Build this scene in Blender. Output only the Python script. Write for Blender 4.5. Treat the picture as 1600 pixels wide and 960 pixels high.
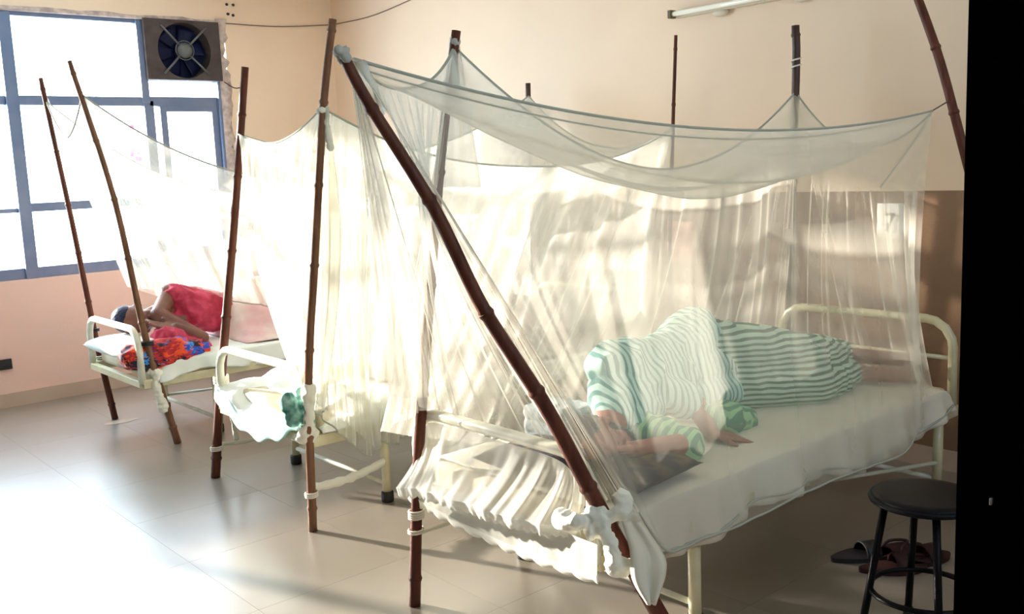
import bpy, bmesh, math, random
from mathutils import Vector, Matrix, noise
random.seed(7)
for o in list(bpy.data.objects): bpy.data.objects.remove(o)
S = bpy.context.scene; C = S.collection
V = Vector
# ------------------------------------------------------------------ camera
FPX = 1506.6
RR = (V((0.75217219, -0.65761838, -0.04213151)), V((0.12617454, 0.08097349, 0.98869777)), V((0.64677429, 0.74898689, -0.1438807)))
CAM = V((0, 0, 1.5))
cd = bpy.data.cameras.new('camera'); cam = bpy.data.objects.new('camera', cd); C.objects.link(cam)
m = Matrix.Identity(3); m.col[0] = RR[0]; m.col[1] = RR[1]; m.col[2] = -RR[2]
cam.matrix_world = Matrix.Translation(CAM) @ m.to_4x4()
cd.sensor_width = 36; cd.lens = 36 * FPX / 1600; cd.clip_start = 0.05; cd.clip_end = 200
S.camera = cam
def ray(x, y): return RR[0] * ((x - 800) / FPX) + RR[1] * (-(y - 480) / FPX) + RR[2]
def at(x, y, ax, v):
    d = ray(x, y); i = 'xyz'.index(ax); return CAM + d * ((v - CAM[i]) / d[i])
def dp(x, y, D): return CAM + ray(x, y) * D
# ------------------------------------------------------------------ light
W = bpy.data.worlds.new('world'); S.world = W; W.use_nodes = True
bg = W.node_tree.nodes['Background']; bg.inputs[0].default_value = (0.67, 0.86, 1.0, 1); bg.inputs[1].default_value = 7.6
sd = bpy.data.lights.new('sun', 'SUN'); sd.energy = 13; sd.angle = math.radians(1.2); sd.color = (1, 0.91, 0.80)
sun = bpy.data.objects.new('sun', sd); C.objects.link(sun)
SUN_DIR = V((0.36, -1.0, -0.27)).normalized()
sun.rotation_euler = SUN_DIR.to_track_quat('-Z', 'Y').to_euler(); sun.location = (0, 12, 5)
def portal(x0, x1, z0, z1, y=7.5, rx=-90):
    l = bpy.data.lights.new('window_portal', 'AREA'); l.shape = 'RECTANGLE'; l.size = x1 - x0; l.size_y = z1 - z0
    l.cycles.is_portal = True
    o = bpy.data.objects.new('window_portal', l); C.objects.link(o); o.location = ((x0 + x1) / 2, y, (z0 + z1) / 2)
    o.rotation_euler = (math.radians(rx), 0, 0)
portal(-0.9, 3.4, 0.88, 2.68)
portal(0.2, 3.6, 2.1, 2.55, -1.35, 90)  # portal of the unseen window added behind the camera
S.view_settings.view_transform = 'Standard'; S.view_settings.look = 'None'
S.view_settings.exposure = 0.95; S.view_settings.gamma = 1; S.view_settings.use_curve_mapping = False
S.cycles.transparent_max_bounces = 40; S.cycles.max_bounces = 12; S.cycles.diffuse_bounces = 6
S.cycles.sample_clamp_indirect = 6

# ------------------------------------------------------------------ materials
def N(nt, t, **k):
    n = nt.nodes.new(t)
    for a, b in k.items(): setattr(n, a, b)
    return n
def mat(name, col, rough=0.6, metal=0, col2=None, scale=8, bump=0, bscale=60, spec=0.5, detail=4, lo=0.35, hi=0.65, stretch=None, sheen=0, trans=0):
    M = bpy.data.materials.new(name); M.use_nodes = True; nt = M.node_tree
    b = nt.nodes['Principled BSDF']
    b.inputs['Base Color'].default_value = (*col, 1); b.inputs['Roughness'].default_value = rough; b.inputs['Metallic'].default_value = metal
    b.inputs['Specular IOR Level'].default_value = spec
    if sheen: b.inputs['Sheen Weight'].default_value = sheen
    tc = N(nt, 'ShaderNodeTexCoord'); mp = N(nt, 'ShaderNodeMapping'); nt.links.new(tc.outputs['Object'], mp.inputs[0])
    if stretch: mp.inputs['Scale'].default_value = stretch
    if col2:
        n = N(nt, 'ShaderNodeTexNoise'); n.inputs['Scale'].default_value = scale; n.inputs['Detail'].default_value = detail
        r = N(nt, 'ShaderNodeValToRGB'); r.color_ramp.elements[0].position = lo; r.color_ramp.elements[1].position = hi
        r.color_ramp.elements[0].color = (*col, 1); r.color_ramp.elements[1].color = (*col2, 1)
        nt.links.new(mp.outputs[0], n.inputs['Vector']); nt.links.new(n.outputs[0], r.inputs[0]); nt.links.new(r.outputs[0], b.inputs['Base Color'])
    if bump:
        n = N(nt, 'ShaderNodeTexNoise'); n.inputs['Scale'].default_value = bscale; n.inputs['Detail'].default_value = 3
        bp = N(nt, 'ShaderNodeBump'); bp.inputs['Strength'].default_value = bump; bp.inputs['Distance'].default_value = 0.01
        nt.links.new(mp.outputs[0], n.inputs['Vector']); nt.links.new(n.outputs[0], bp.inputs['Height']); nt.links.new(bp.outputs[0], b.inputs['Normal'])
    return M
def netmat(name, a, col=(0.86, 0.86, 0.8), tr=0.55, weave=0.12):
    """sheer mosquito netting: open mesh whose cover grows as it turns edge-on"""
    M = bpy.data.materials.new(name); M.use_nodes = True; nt = M.node_tree; nt.nodes.clear()
    out = N(nt, 'ShaderNodeOutputMaterial'); mx = N(nt, 'ShaderNodeMixShader'); tp = N(nt, 'ShaderNodeBsdfTransparent')
    df = N(nt, 'ShaderNodeBsdfDiffuse'); tl = N(nt, 'ShaderNodeBsdfTranslucent'); m2 = N(nt, 'ShaderNodeMixShader')
    df.inputs[0].default_value = (*col, 1); tl.inputs[0].default_value = (*col, 1); m2.inputs[0].default_value = tr
    L = nt.links.new
    L(df.outputs[0], m2.inputs[1]); L(tl.outputs[0], m2.inputs[2])
    ge = N(nt, 'ShaderNodeNewGeometry'); dt = N(nt, 'ShaderNodeVectorMath', operation='DOT_PRODUCT')
    L(ge.outputs['Normal'], dt.inputs[0]); L(ge.outputs['Incoming'], dt.inputs[1])
    ab = N(nt, 'ShaderNodeMath', operation='ABSOLUTE'); L(dt.outputs['Value'], ab.inputs[0])
    mxm = N(nt, 'ShaderNodeMath', operation='MAXIMUM'); L(ab.outputs[0], mxm.inputs[0]); mxm.inputs[1].default_value = 0.13
    iv = N(nt, 'ShaderNodeMath', operation='DIVIDE'); iv.inputs[0].default_value = 1; L(mxm.outputs[0], iv.inputs[1])
    tc = N(nt, 'ShaderNodeTexCoord'); ns = N(nt, 'ShaderNodeTexNoise'); ns.inputs['Scale'].default_value = 3.5; ns.inputs['Detail'].default_value = 5
    mp = N(nt, 'ShaderNodeMapping'); mp.inputs['Scale'].default_value = (1, 1, 0.22); L(tc.outputs['Object'], mp.inputs[0]); L(mp.outputs[0], ns.inputs['Vector'])
    mr = N(nt, 'ShaderNodeMapRange'); mr.inputs['From Min'].default_value = 0.3; mr.inputs['From Max'].default_value = 0.7
    mr.inputs['To Min'].default_value = 1 - a * (1 - weave); mr.inputs['To Max'].default_value = 1 - a * (1 + weave); L(ns.outputs[0], mr.inputs['Value'])
    pw = N(nt, 'ShaderNodeMath', operation='POWER'); L(mr.outputs[0], pw.inputs[0]); L(iv.outputs[0], pw.inputs[1])
    sb = N(nt, 'ShaderNodeMath', operation='SUBTRACT'); sb.inputs[0].default_value = 1; L(pw.outputs[0], sb.inputs[1])
    L(sb.outputs[0], mx.inputs[0]); L(tp.outputs[0], mx.inputs[1]); L(m2.outputs[0], mx.inputs[2]); L(mx.outputs[0], out.inputs[0])
    return M
def stripes(name, c1, c2, scale, axis='X', width=0.5, rough=0.8, dist=1.5):
    M = bpy.data.materials.new(name); M.use_nodes = True; nt = M.node_tree; b = nt.nodes['Principled BSDF']; b.inputs['Roughness'].default_value = rough
    tc = N(nt, 'ShaderNodeTexCoord'); w = N(nt, 'ShaderNodeTexWave', bands_direction=axis); w.inputs['Scale'].default_value = scale
    w.inputs['Distortion'].default_value = dist; w.inputs['Detail'].default_value = 1; w.inputs['Detail Scale'].default_value = 0.6
    r = N(nt, 'ShaderNodeValToRGB'); r.color_ramp.elements[0].position = width - 0.08; r.color_ramp.elements[1].position = width + 0.08
    r.color_ramp.elements[0].color = (*c1, 1); r.color_ramp.elements[1].color = (*c2, 1)
    nt.links.new(tc.outputs['Object'], w.inputs['Vector']); nt.links.new(w.outputs[0], r.inputs[0]); nt.links.new(r.outputs[0], b.inputs['Base Color'])
    return M
def pattern(name, cols, scale=14):
    M = bpy.data.materials.new(name); M.use_nodes = True; nt = M.node_tree; b = nt.nodes['Principled BSDF']; b.inputs['Roughness'].default_value = 0.7
    tc = N(nt, 'ShaderNodeTexCoord'); v = N(nt, 'ShaderNodeTexVoronoi'); v.inputs['Scale'].default_value = scale
    ns = N(nt, 'ShaderNodeTexNoise'); ns.inputs['Scale'].default_value = scale * 0.6
    mixv = N(nt, 'ShaderNodeMix', data_type='VECTOR'); mixv.inputs['Factor'].default_value = 0.12
    nt.links.new(tc.outputs['Object'], mixv.inputs[4]); nt.links.new(ns.outputs['Color'], mixv.inputs[5]); nt.links.new(mixv.outputs[1], v.inputs['Vector'])
    sp = N(nt, 'ShaderNodeSeparateColor'); nt.links.new(v.outputs['Color'], sp.inputs[0])
    r = N(nt, 'ShaderNodeValToRGB'); r.color_ramp.interpolation = 'CONSTANT'
    e = r.color_ramp.elements
    for i, (p, c) in enumerate(cols):
        x = e[i] if i < 2 else e.new(p)
        x.position = p; x.color = (*c, 1)
    nt.links.new(sp.outputs[0], r.inputs[0]); nt.links.new(r.outputs[0], b.inputs['Base Color'])
    return M
MT = dict(
 wall=mat('cream_peach_paint', (0.80, 0.63, 0.47), 0.55, col2=(0.76, 0.59, 0.44), scale=1.4, bump=0.12, bscale=25),
 dado=mat('dull_brown_dado_paint', (0.25, 0.145, 0.085), 0.4, col2=(0.20, 0.12, 0.07), scale=2, bump=0.1),
 dado_pink=mat('overexposed_pink_dado_paint', (0.86, 0.58, 0.48), 0.45, col2=(0.80, 0.57, 0.48), scale=2.2, bump=0.1),  # dado paint brightened to pink, overexposure put into the colour
 ceil=mat('ceiling_white', (0.8, 0.76, 0.68), 0.8),
 skirt=mat('skirting_tile', (0.58, 0.44, 0.34), 0.3, col2=(0.50, 0.38, 0.29), scale=3),
 tile=mat('polished_floor_tile', (0.235, 0.205, 0.17), 0.33, col2=(0.20, 0.17, 0.135), scale=2.2, spec=0.8, bump=0.03, bscale=7),
 grout=mat('floor_grout', (0.14, 0.11, 0.09), 0.8),
 alu=mat('halation_blue_window_aluminium', (0.13, 0.18, 0.30), 0.4, 0.2, col2=(0.18, 0.22, 0.33), scale=6),  # blue tint puts the window halation into the frame colour
 fanbox=mat('fan_housing_dusty_grey', (0.06, 0.048, 0.048), 0.7, spec=0.15, col2=(0.09, 0.07, 0.065), scale=9),
 fanblade=mat('fan_blade_dark_blue', (0.006, 0.010, 0.045), 0.5, spec=0.2),
 fanmotor=mat('fan_motor_grey', (0.12, 0.13, 0.13), 0.5, 0.3),
 plaster=mat('rough_plaster_edge', (0.62, 0.5, 0.44), 0.9, col2=(0.35, 0.28, 0.27), scale=18, bump=0.6, bscale=40),
 bamboo=mat('reddish_brown_bamboo', (0.070, 0.018, 0.010), 0.5, spec=0.25, col2=(0.13, 0.04, 0.020), scale=6, stretch=(6, 6, 0.7), bump=0.15, bscale=50),
 bamboo_d=mat('dark_bamboo', (0.035, 0.014, 0.012), 0.5, col2=(0.08, 0.035, 0.02), scale=6, stretch=(6, 6, 0.7)),
 bamboo_t=mat('tan_brown_bamboo', (0.12, 0.055, 0.03), 0.5, spec=0.25, col2=(0.22, 0.11, 0.06), scale=6, stretch=(6, 6, 0.7)),
 bamboo_n=mat('bamboo_node', (0.04, 0.02, 0.015), 0.6),
 cream=mat('cream_enamel_tube', (0.66, 0.62, 0.42), 0.3, col2=(0.56, 0.52, 0.33), scale=12, spec=0.6),
 creamw=mat('pale_cream_tube', (0.80, 0.80, 0.68), 0.35, col2=(0.66, 0.64, 0.5), scale=12),
 rubber=mat('black_rubber', (0.012, 0.012, 0.012), 0.6),
 matt=mat('mattress_cover', (0.62, 0.56, 0.42), 0.8, col2=(0.5, 0.42, 0.26), scale=5, bump=0.2),
 sheet=mat('grey_white_bedsheet', (0.74, 0.71, 0.60), 0.85, col2=(0.63, 0.59, 0.49), scale=2.5, bump=0.25, bscale=14),
 sheetw=mat('white_bedsheet', (0.85, 0.88, 0.86), 0.85, col2=(0.75, 0.82, 0.78), scale=4, bump=0.3, bscale=14),
 teal=mat('pale_teal_cloth', (0.30, 0.66, 0.60), 0.8, col2=(0.62, 0.85, 0.8), scale=7),
 tealdark=mat('dark_teal_printed_cloth', (0.02, 0.16, 0.14), 0.8, col2=(0.35, 0.62, 0.55), scale=16),
 green=mat('bright_green_cloth', (0.16, 0.50, 0.06), 0.8, col2=(0.30, 0.62, 0.16), scale=8),
 pillowdark=mat('dark_patterned_pillow', (0.02, 0.02, 0.028), 0.85, col2=(0.12, 0.085, 0.035), scale=16, lo=.45, hi=.7),
 towel=mat('grey_blue_towel', (0.22, 0.27, 0.28), 0.95, col2=(0.30, 0.34, 0.34), scale=10, bump=0.3),
 skin=mat('brown_skin', (0.26, 0.10, 0.065), 0.5, col2=(0.33, 0.14, 0.09), scale=9, bump=0.1, bscale=90),
 skind=mat('dark_brown_skin', (0.14, 0.05, 0.035), 0.45, col2=(0.19, 0.075, 0.05), scale=9, bump=0.1, bscale=90),
 hair=mat('black_hair', (0.012, 0.012, 0.016), 0.5, col2=(0.03, 0.03, 0.035), scale=60),
 hairg=mat('cropped_grey_black_hair', (0.01, 0.014, 0.04), 0.6, spec=0.2, col2=(0.03, 0.03, 0.06), scale=60),
 shirt=stripes('pale_teal_striped_pyjama', (0.10, 0.30, 0.27), (0.50, 0.74, 0.66), 11, 'X', 0.34),
 shirtg=stripes('green_pyjama_sleeve', (0.07, 0.26, 0.17), (0.30, 0.58, 0.30), 11, 'Y', 0.5),
 trous=stripes('dark_green_striped_pyjama', (0.06, 0.15, 0.10), (0.48, 0.66, 0.52), 14, 'Z', 0.42, dist=2.5),
 red=mat('crimson_pink_cloth', (0.36, 0.01, 0.04), 0.75, col2=(0.62, 0.06, 0.13), scale=14, bump=0.3, bscale=20),
 pink=mat('pale_pink_blanket', (0.70, 0.42, 0.44), 0.9, col2=(0.78, 0.68, 0.62), scale=5),
 greyb=mat('grey_green_blanket', (0.26, 0.28, 0.23), 0.95, col2=(0.36, 0.25, 0.24), scale=2.5, bump=0.4, bscale=9),
 print_=pattern('red_blue_orange_print', [(0, (0.42, 0.01, 0.02)), (0.22, (0.75, 0.07, 0.01)), (0.40, (0.015, 0.01, 0.03)), (0.62, (0.015, 0.07, 0.50)), (0.76, (0.60, 0.03, 0.02)), (0.86, (0.02, 0.01, 0.02)), (0.94, (0.05, 0.3, 0.8))], 21),
 blackp=mat('black_door_paint', (0.002, 0.002, 0.002), 0.8, spec=0.0),
 blackm=mat('black_enamel_metal', (0.003, 0.003, 0.005), 0.42, 0, spec=0.12),
 chrome=mat('worn_chrome', (0.6, 0.6, 0.6), 0.3, 0.9),
 slip=mat('dark_maroon_rubber', (0.022, 0.008, 0.009), 0.6, spec=0.2, col2=(0.04, 0.014, 0.014), scale=8),
 flap=mat('greyed_cotton', (0.50, 0.50, 0.44), 0.9, col2=(0.40, 0.40, 0.35), scale=9, bump=0.3, bscale=20),
 slipb=mat('black_rubber_sandal', (0.01, 0.01, 0.014), 0.5),
 fix=mat('tube_fixture_enamel', (0.62, 0.56, 0.44), 0.4), tube=mat('unlit_glass_tube', (0.88, 0.86, 0.76), 0.15, spec=0.7),
 brass=mat('dark_end_cap', (0.10, 0.07, 0.03), 0.5),
 paper=mat('white_paper', (0.82, 0.82, 0.78), 0.8), ink=mat('black_ink', (0.02, 0.02, 0.02), 0.8),
 poster=mat('faded_pink_paper', (0.74, 0.42, 0.34), 0.8),
 wire=mat('thin_dark_wire', (0.12, 0.08, 0.07), 0.6), string=mat('white_cotton_string', (0.75, 0.70, 0.6), 0.9),
 black=mat('black_plastic', (0.008, 0.008, 0.01), 0.4), rag=mat('white_rag', (0.80, 0.80, 0.70), 0.9, bump=0.3),
 magenta=mat('magenta_flowers', (0.8, 0.03, 0.30), 0.7), stain=mat('damp_stain', (0.30, 0.22, 0.16), 0.4),
 net_near=netmat('sheer_white_net_stretched', 0.19, (0.80, 0.77, 0.67), 0.5),
 net=netmat('sheer_white_net', 0.25, (0.78, 0.75, 0.66), 0.5), net2=netmat('sheer_white_net_sunlit', 0.42, (0.86, 0.85, 0.78), 0.6),  # middle net made whiter and denser, sunlight put into its colour
 netd=netmat('gathered_net', 0.62, (0.90, 0.90, 0.84), 0.5, 0.15), hem=mat('net_hem_cord', (0.40, 0.42, 0.36), 0.9),
 lace=netmat('lace_edging', 0.75, (0.9, 0.9, 0.85), 0.4, 0.25),
)
gl = bpy.data.materials.new('window_glass'); gl.use_nodes = True; nt = gl.node_tree; nt.nodes.clear()
o_ = N(nt, 'ShaderNodeOutputMaterial'); mx_ = N(nt, 'ShaderNodeMixShader'); mx_.inputs[0].default_value = 0.06
t_ = N(nt, 'ShaderNodeBsdfTransparent'); g_ = N(nt, 'ShaderNodeBsdfGlossy'); g_.inputs['Roughness'].default_value = 0.05
nt.links.new(t_.outputs[0], mx_.inputs[1]); nt.links.new(g_.outputs[0], mx_.inputs[2]); nt.links.new(mx_.outputs[0], o_.inputs[0])
MT['glass'] = gl
pb = MT['tile'].node_tree.nodes['Principled BSDF']; pb.inputs['Coat Weight'].default_value = 1.0; pb.inputs['Coat Roughness'].default_value = 0.3; pb.inputs['Coat IOR'].default_value = 1.9
# ------------------------------------------------------------------ helpers
def link(name, me, m, parent=None, smooth=True):
    o = bpy.data.objects.new(name, me); C.objects.link(o)
    if m is not None: me.materials.append(MT[m] if isinstance(m, str) else m)
    if parent: o.parent = parent; o.matrix_parent_inverse = Matrix.Translation(-parent.location)
    if smooth:
        for p in me.polygons: p.use_smooth = True
    return o
def from_bm(name, bm, m, parent=None, smooth=False, auto=False):
    me = bpy.data.meshes.new(name); bm.to_mesh(me); bm.free(); return link(name, me, m, parent, smooth)
def empty(name, loc): o = bpy.data.objects.new(name, None); C.objects.link(o); o.location = loc; o.empty_display_size = .1; return o
def tag(o, label=None, cat=None, group=None, kind=None):
    if label: o['label'] = label
    if cat: o['category'] = cat
    if group: o['group'] = group
    if kind: o['kind'] = kind
    return o
def bx(bm, lo, hi, bev=0):
    lo = V(lo); hi = V(hi); r = bmesh.ops.create_cube(bm, size=1); vs = r['verts']
    for v in vs: v.co = V(((lo.x + hi.x) / 2 + v.co.x * (hi.x - lo.x), (lo.y + hi.y) / 2 + v.co.y * (hi.y - lo.y), (lo.z + hi.z) / 2 + v.co.z * (hi.z - lo.z)))
    if bev:
        es = {e for v in vs for e in v.link_edges}; bmesh.ops.bevel(bm, geom=list(es), offset=bev, segments=3, profile=.6, affect='EDGES')
def box(name, lo, hi, m, parent=None, bev=0): bm = bmesh.new(); bx(bm, lo, hi, bev); return from_bm(name, bm, m, parent, smooth=False)
def cat(pts, n):
    """smooth curve through the points, n samples"""
    pts = [V(p) for p in pts]
    if len(pts) == 2: return [pts[0].lerp(pts[1], i / (n - 1)) for i in range(n)]
    P = [pts[0] * 2 - pts[1]] + pts + [pts[-1] * 2 - pts[-2]]; k = len(pts) - 1; out = []
    for i in range(n):
        t = i / (n - 1) * k; j = min(int(t), k - 1); t -= j; a, b, c, d = P[j:j + 4]
        out.append(0.5 * ((2 * b) + (c - a) * t + (2 * a - 5 * b + 4 * c - d) * t * t + (3 * b - a - 3 * c + d) * t ** 3))
    return out
def tube_bm(bm, pts, r, seg=10, cap=True, closed=False):
    pts = [V(p) for p in pts]; n = len(pts); rs = r if isinstance(r, (list, tuple)) else [r] * n; rings = []
    up = None
    for i, p in enumerate(pts):
        a = pts[i - 1] if (i or closed) else p; b = pts[(i + 1) % n] if (i < n - 1 or closed) else p
        t = (b - a).normalized()
        if up is None: up = t.orthogonal().normalized()
        up = (up - t * up.dot(t)).normalized(); s = t.cross(up)
        rings.append([bm.verts.new(p + (up * math.cos(q) + s * math.sin(q)) * rs[i]) for q in [2 * math.pi * k / seg for k in range(seg)]])
    for i in range(n if closed else n - 1):
        A = rings[i]; B = rings[(i + 1) % n]
        for k in range(seg): bm.faces.new((A[k], A[(k + 1) % seg], B[(k + 1) % seg], B[k]))
    if cap and not closed: bm.faces.new(rings[0][::-1]); bm.faces.new(rings[-1])
def tube(name, pts, r, m, parent=None, seg=10, closed=False):
    bm = bmesh.new(); tube_bm(bm, pts, r, seg, closed=closed); return from_bm(name, bm, m, parent, smooth=True)
def grid(name, rows, m, parent=None, thick=0):
    bm = bmesh.new(); G = [[bm.verts.new(p) for p in r] for r in rows]
    for i in range(len(G) - 1):
        for j in range(len(G[0]) - 1): bm.faces.new((G[i][j], G[i][j + 1], G[i + 1][j + 1], G[i + 1][j]))
    o = from_bm(name, bm, m, parent, smooth=True)
    if thick: s = o.modifiers.new('thickness', 'SOLIDIFY'); s.thickness = thick; s.offset = 0
    return o
def blob_bm(bm, c, r, rot=None, seg=20):
    M = Matrix.Translation(V(c)) @ (rot.to_4x4() if rot else Matrix.Identity(4)) @ Matrix.Diagonal((*r, 1))
    bmesh.ops.create_uvsphere(bm, u_segments=seg, v_segments=seg // 2 + 2, radius=1, matrix=M)
def capsule(bm, a, b, ra, rb, seg=14):
    a = V(a); b = V(b); d = (b - a); L = d.length
    if L < 1e-5: blob_bm(bm, a, (ra,) * 3, seg=seg); return
    t = d / L; pts = []; rs = []
    for q in (-85, -60, -35, -15): q = math.radians(q); pts.append(a + t * ra * math.sin(q)); rs.append(ra * math.cos(q))
    pts.append(a); rs.append(ra); pts.append(b); rs.append(rb)
    for q in (15, 35, 60, 85): q = math.radians(q); pts.append(b + t * rb * math.sin(q)); rs.append(rb * math.cos(q))
    tube_bm(bm, pts, rs, seg)
def fuse(name, bm, m, parent=None, voxel=0.006, smooth=6, crumple=0, cs=12):
    me = bpy.data.meshes.new('tmp'); bm.to_mesh(me); bm.free(); o = bpy.data.objects.new('tmp', me); C.objects.link(o)
    md = o.modifiers.new('r', 'REMESH'); md.mode = 'VOXEL'; md.voxel_size = voxel
    md = o.modifiers.new('s', 'SMOOTH'); md.iterations = smooth; md.factor = .5
    dg = bpy.context.evaluated_depsgraph_get(); me2 = bpy.data.meshes.new_from_object(o.evaluated_get(dg)); bpy.data.objects.remove(o); bpy.data.meshes.remove(me)
    me2.materials.clear(); me2.name = name
    if crumple:
        ns = [v.normal.copy() for v in me2.vertices]
        for v, n in zip(me2.vertices, ns): v.co += n * crumple * (1 - 2 * abs(noise.noise(v.co * cs)) - .3 + .6 * noise.noise(v.co * cs * .45 + V((4, 2, 9))))
    return link(name, me2, m, parent)

# ------------------------------------------------------------------ setting
XB, YA, ZC = 4.385, 7.23, 2.95
X0, Y0 = -1.7, -1.1
T = 0.2
ZD = 1.31
# floor of 0.6 m tiles, each its own piece
fl = tag(box('floor', (X0 - T, Y0 - T, -0.12), (XB + T, YA + T, -0.004), 'grout'), kind='structure')
bm = bmesh.new(); bx(bm, (-.2995, -.2995, -.003), (.2995, .2995, 0), 0); tme = bpy.data.meshes.new('tile'); bm.to_mesh(tme); bm.free(); tme.materials.append(MT['tile'])
ix = 0
xx = XB - .3
while xx > X0 - .3:
    yy = YA - .3
    while yy > Y0 - .3:
        o = bpy.data.objects.new('tile', tme); C.objects.link(o); o.location = (xx, yy, 0); o.parent = fl; yy -= .6
    xx -= .6
WX0, WX1, WZ0, WZ1 = -0.9, 3.42, 0.87, 2.69     # window opening in the far wall
bm = bmesh.new()
bx(bm, (X0, YA, ZD - .44), (WX0, YA + T, ZC)); bx(bm, (WX1, YA, WZ0), (XB + T, YA + T, ZC)); bx(bm, (WX0, YA, WZ1), (WX1, YA + T, ZC))
wa = tag(from_bm('wall_left', bm, 'wall'), kind='structure')
box('dado', (X0, YA, 0), (XB + T, YA + T, WZ0), 'dado_pink', wa)
bm = bmesh.new(); bx(bm, (XB, Y0, ZD), (XB + T, YA, ZC)); wb = tag(from_bm('wall_right', bm, 'wall'), kind='structure')
box('dado', (XB - .002, Y0, 0), (XB + T, YA, ZD), 'dado', wb)
bm = bmesh.new()
bx(bm, (X0 - T, Y0 - T, 0), (XB + T, Y0, 2.1)); bx(bm, (X0 - T, Y0 - T, 2.55), (XB + T, Y0, ZC)); bx(bm, (X0 - T, Y0 - T, 2.1), (0.2, Y0, 2.55)); bx(bm, (3.6, Y0 - T, 2.1), (XB + T, Y0, 2.55))
tag(from_bm('wall_back', bm, 'dado'), kind='structure')
w2_ = tag(empty('added_window', (1.9, Y0 - .1, 2.1)), kind='structure')      # unseen high ribbon window added behind the camera to light the near nets
for x in (.2, 1.05, 1.9, 2.75, 3.56): box('mullion', (x, Y0 - .13, 2.1), (x + .04, Y0 - .08, 2.55), 'alu', w2_)
box('frame_head', (.2, Y0 - .13, 2.51), (3.6, Y0 - .08, 2.55), 'alu', w2_); box('frame_sill', (.2, Y0 - .13, 2.1), (3.6, Y0 - .08, 1.79), 'alu', w2_)

tag(box('wall_side', (X0 - T, Y0, 0), (X0, YA + T, ZC), 'dado'), kind='structure')
tag(box('ceiling', (X0 - T, Y0 - T, ZC), (XB + T, YA + T, ZC + .15), 'ceil'), kind='structure')
bs = tag(box('baseboard_left', (X0, YA - .012, 0), (XB, YA, .098), 'skirt'), kind='structure')
bs2 = tag(box('baseboard_right', (XB - .014, Y0, 0), (XB - .002, YA - .012, .098), 'skirt'), kind='structure')
# rough plaster edges round the window opening
def rough_strip(p, q, w, seed):
    random.seed(seed); rows = []
    p = V(p); q = V(q); t = (q - p).normalized(); n = V((0, -1, 0)); s = t.cross(n)
    for i in range(41):
        c = p.lerp(q, i / 40); a = w * (.35 + .8 * random.random()); rows.append([c - s * .01, c - s * .01 + n * .012, c + s * a + n * (.006 + .01 * random.random()), c + s * (a + .008)])
    return rows
tag(grid('trim_1', rough_strip((WX1 - .06, YA - .002, WZ0), (WX1 - .06, YA - .002, WZ1 + .03), .075, 3), 'plaster'), kind='structure')
tag(grid('trim_2', rough_strip((3.42, YA - .002, WZ1), (WX0, YA - .002, WZ1), .02, 4), 'plaster'), kind='structure')
# ------------------------------------------------------------------ window
win = tag(empty('window_1', (1.0, YA + .06, WZ0)), kind='structure')
YW0, YW1 = YA + .03, YA + .09
def fr(name, x0, x1, z0, z1, m='alu', y0=None, y1=None): return box(name, (x0, YW0 if y0 is None else y0, z0), (x1, YW1 if y1 is None else y1, z1), m, win, .003)
fr('frame_head', WX0, 2.80, WZ1 - .035, WZ1)
fr('frame_sill', WX0, WX1, WZ0, WZ0 + .075)
fr('jamb', WX1 - .09, WX1, WZ0, 2.26, y0=YA - .005); fr('jamb', WX0, WX0 + .05, WZ0, WZ1)
fr('mullion', 1.82, 1.90, WZ0, WZ1, y0=YA + .0); fr('mullion', 0.0, .08, WZ0, WZ1)
fr('mullion', 2.745, 2.80, 2.08, WZ1, y0=YA + .01); fr('mullion', 2.76, 2.83, WZ0, 2.1)
fr('transom', WX0, 1.82, 2.06, 2.12); fr('transom', 1.90, 2.76, 2.06, 2.125); fr('transom', 2.80, WX1 - .09, 2.06, 2.13)
fr('transom', 1.90, 2.76, 1.33, 1.39); fr('transom', WX0, 1.82, 1.33, 1.36)
fr('sash_stile', 2.875, 2.925, WZ0 + .07, 2.06); fr('sash_stile', 3.28, 3.33, WZ0 + .07, 2.06); fr('sash_rail', 2.925, 3.28, 2.02, 2.06); fr('sash_rail', 2.925, 3.28, WZ0 + .07, WZ0 + .12)
fr('transom', 2.83, 2.875, WZ0 + .07, WZ0 + .1)
for x0, x1, z0, z1 in ((1.9, 2.76, 1.39, 2.06), (1.9, 2.76, WZ0 + .07, 1.33), (1.9, 2.745, 2.125, 2.655), (2.925, 3.28, .99, 2.02), (2.80, 3.33, 2.13, 2.25), (.08, 1.82, 2.12, 2.655), (.08, 1.82, 1.36, 2.06), (.08, 1.82, WZ0 + .07, 1.33)):
    fr('pane', x0, x1, z0, z1, 'glass', YA + .055, YA + .06)
# exhaust fan in the upper corner of the window
FX0, FX1, FZ0, FZ1 = 2.785, 3.365, 2.25, 2.69
fan = tag(empty('exhaust_fan', ((FX0 + FX1) / 2, YA, FZ0)), 'square grey exhaust fan with dark blue blades set in the window corner', 'fan')
fc = V(((FX0 + FX1) / 2 + .01, YA + .0, (FZ0 + FZ1) / 2)); FR = .205
bm = bmesh.new()
sq = []; cr = []; sqb = []; crb = []
K = 48
for i in range(K):
    a = 2 * math.pi * i / K; c, s = math.cos(a), math.sin(a); k = max(abs(c), abs(s)); hx = (FX1 - FX0) / 2; hz = (FZ1 - FZ0) / 2
    px = (FX0 + FX1) / 2 + hx * c / k; pz = fc.z + hz * s / k
    sq.append(bm.verts.new((px, YA - .03, pz))); sqb.append(bm.verts.new((px, YA + .11, pz)))
    cr.append(bm.verts.new((fc.x + FR * c, YA - .02, fc.z + FR * s))); crb.append(bm.verts.new((fc.x + FR * c, YA + .11, fc.z + FR * s)))
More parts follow.
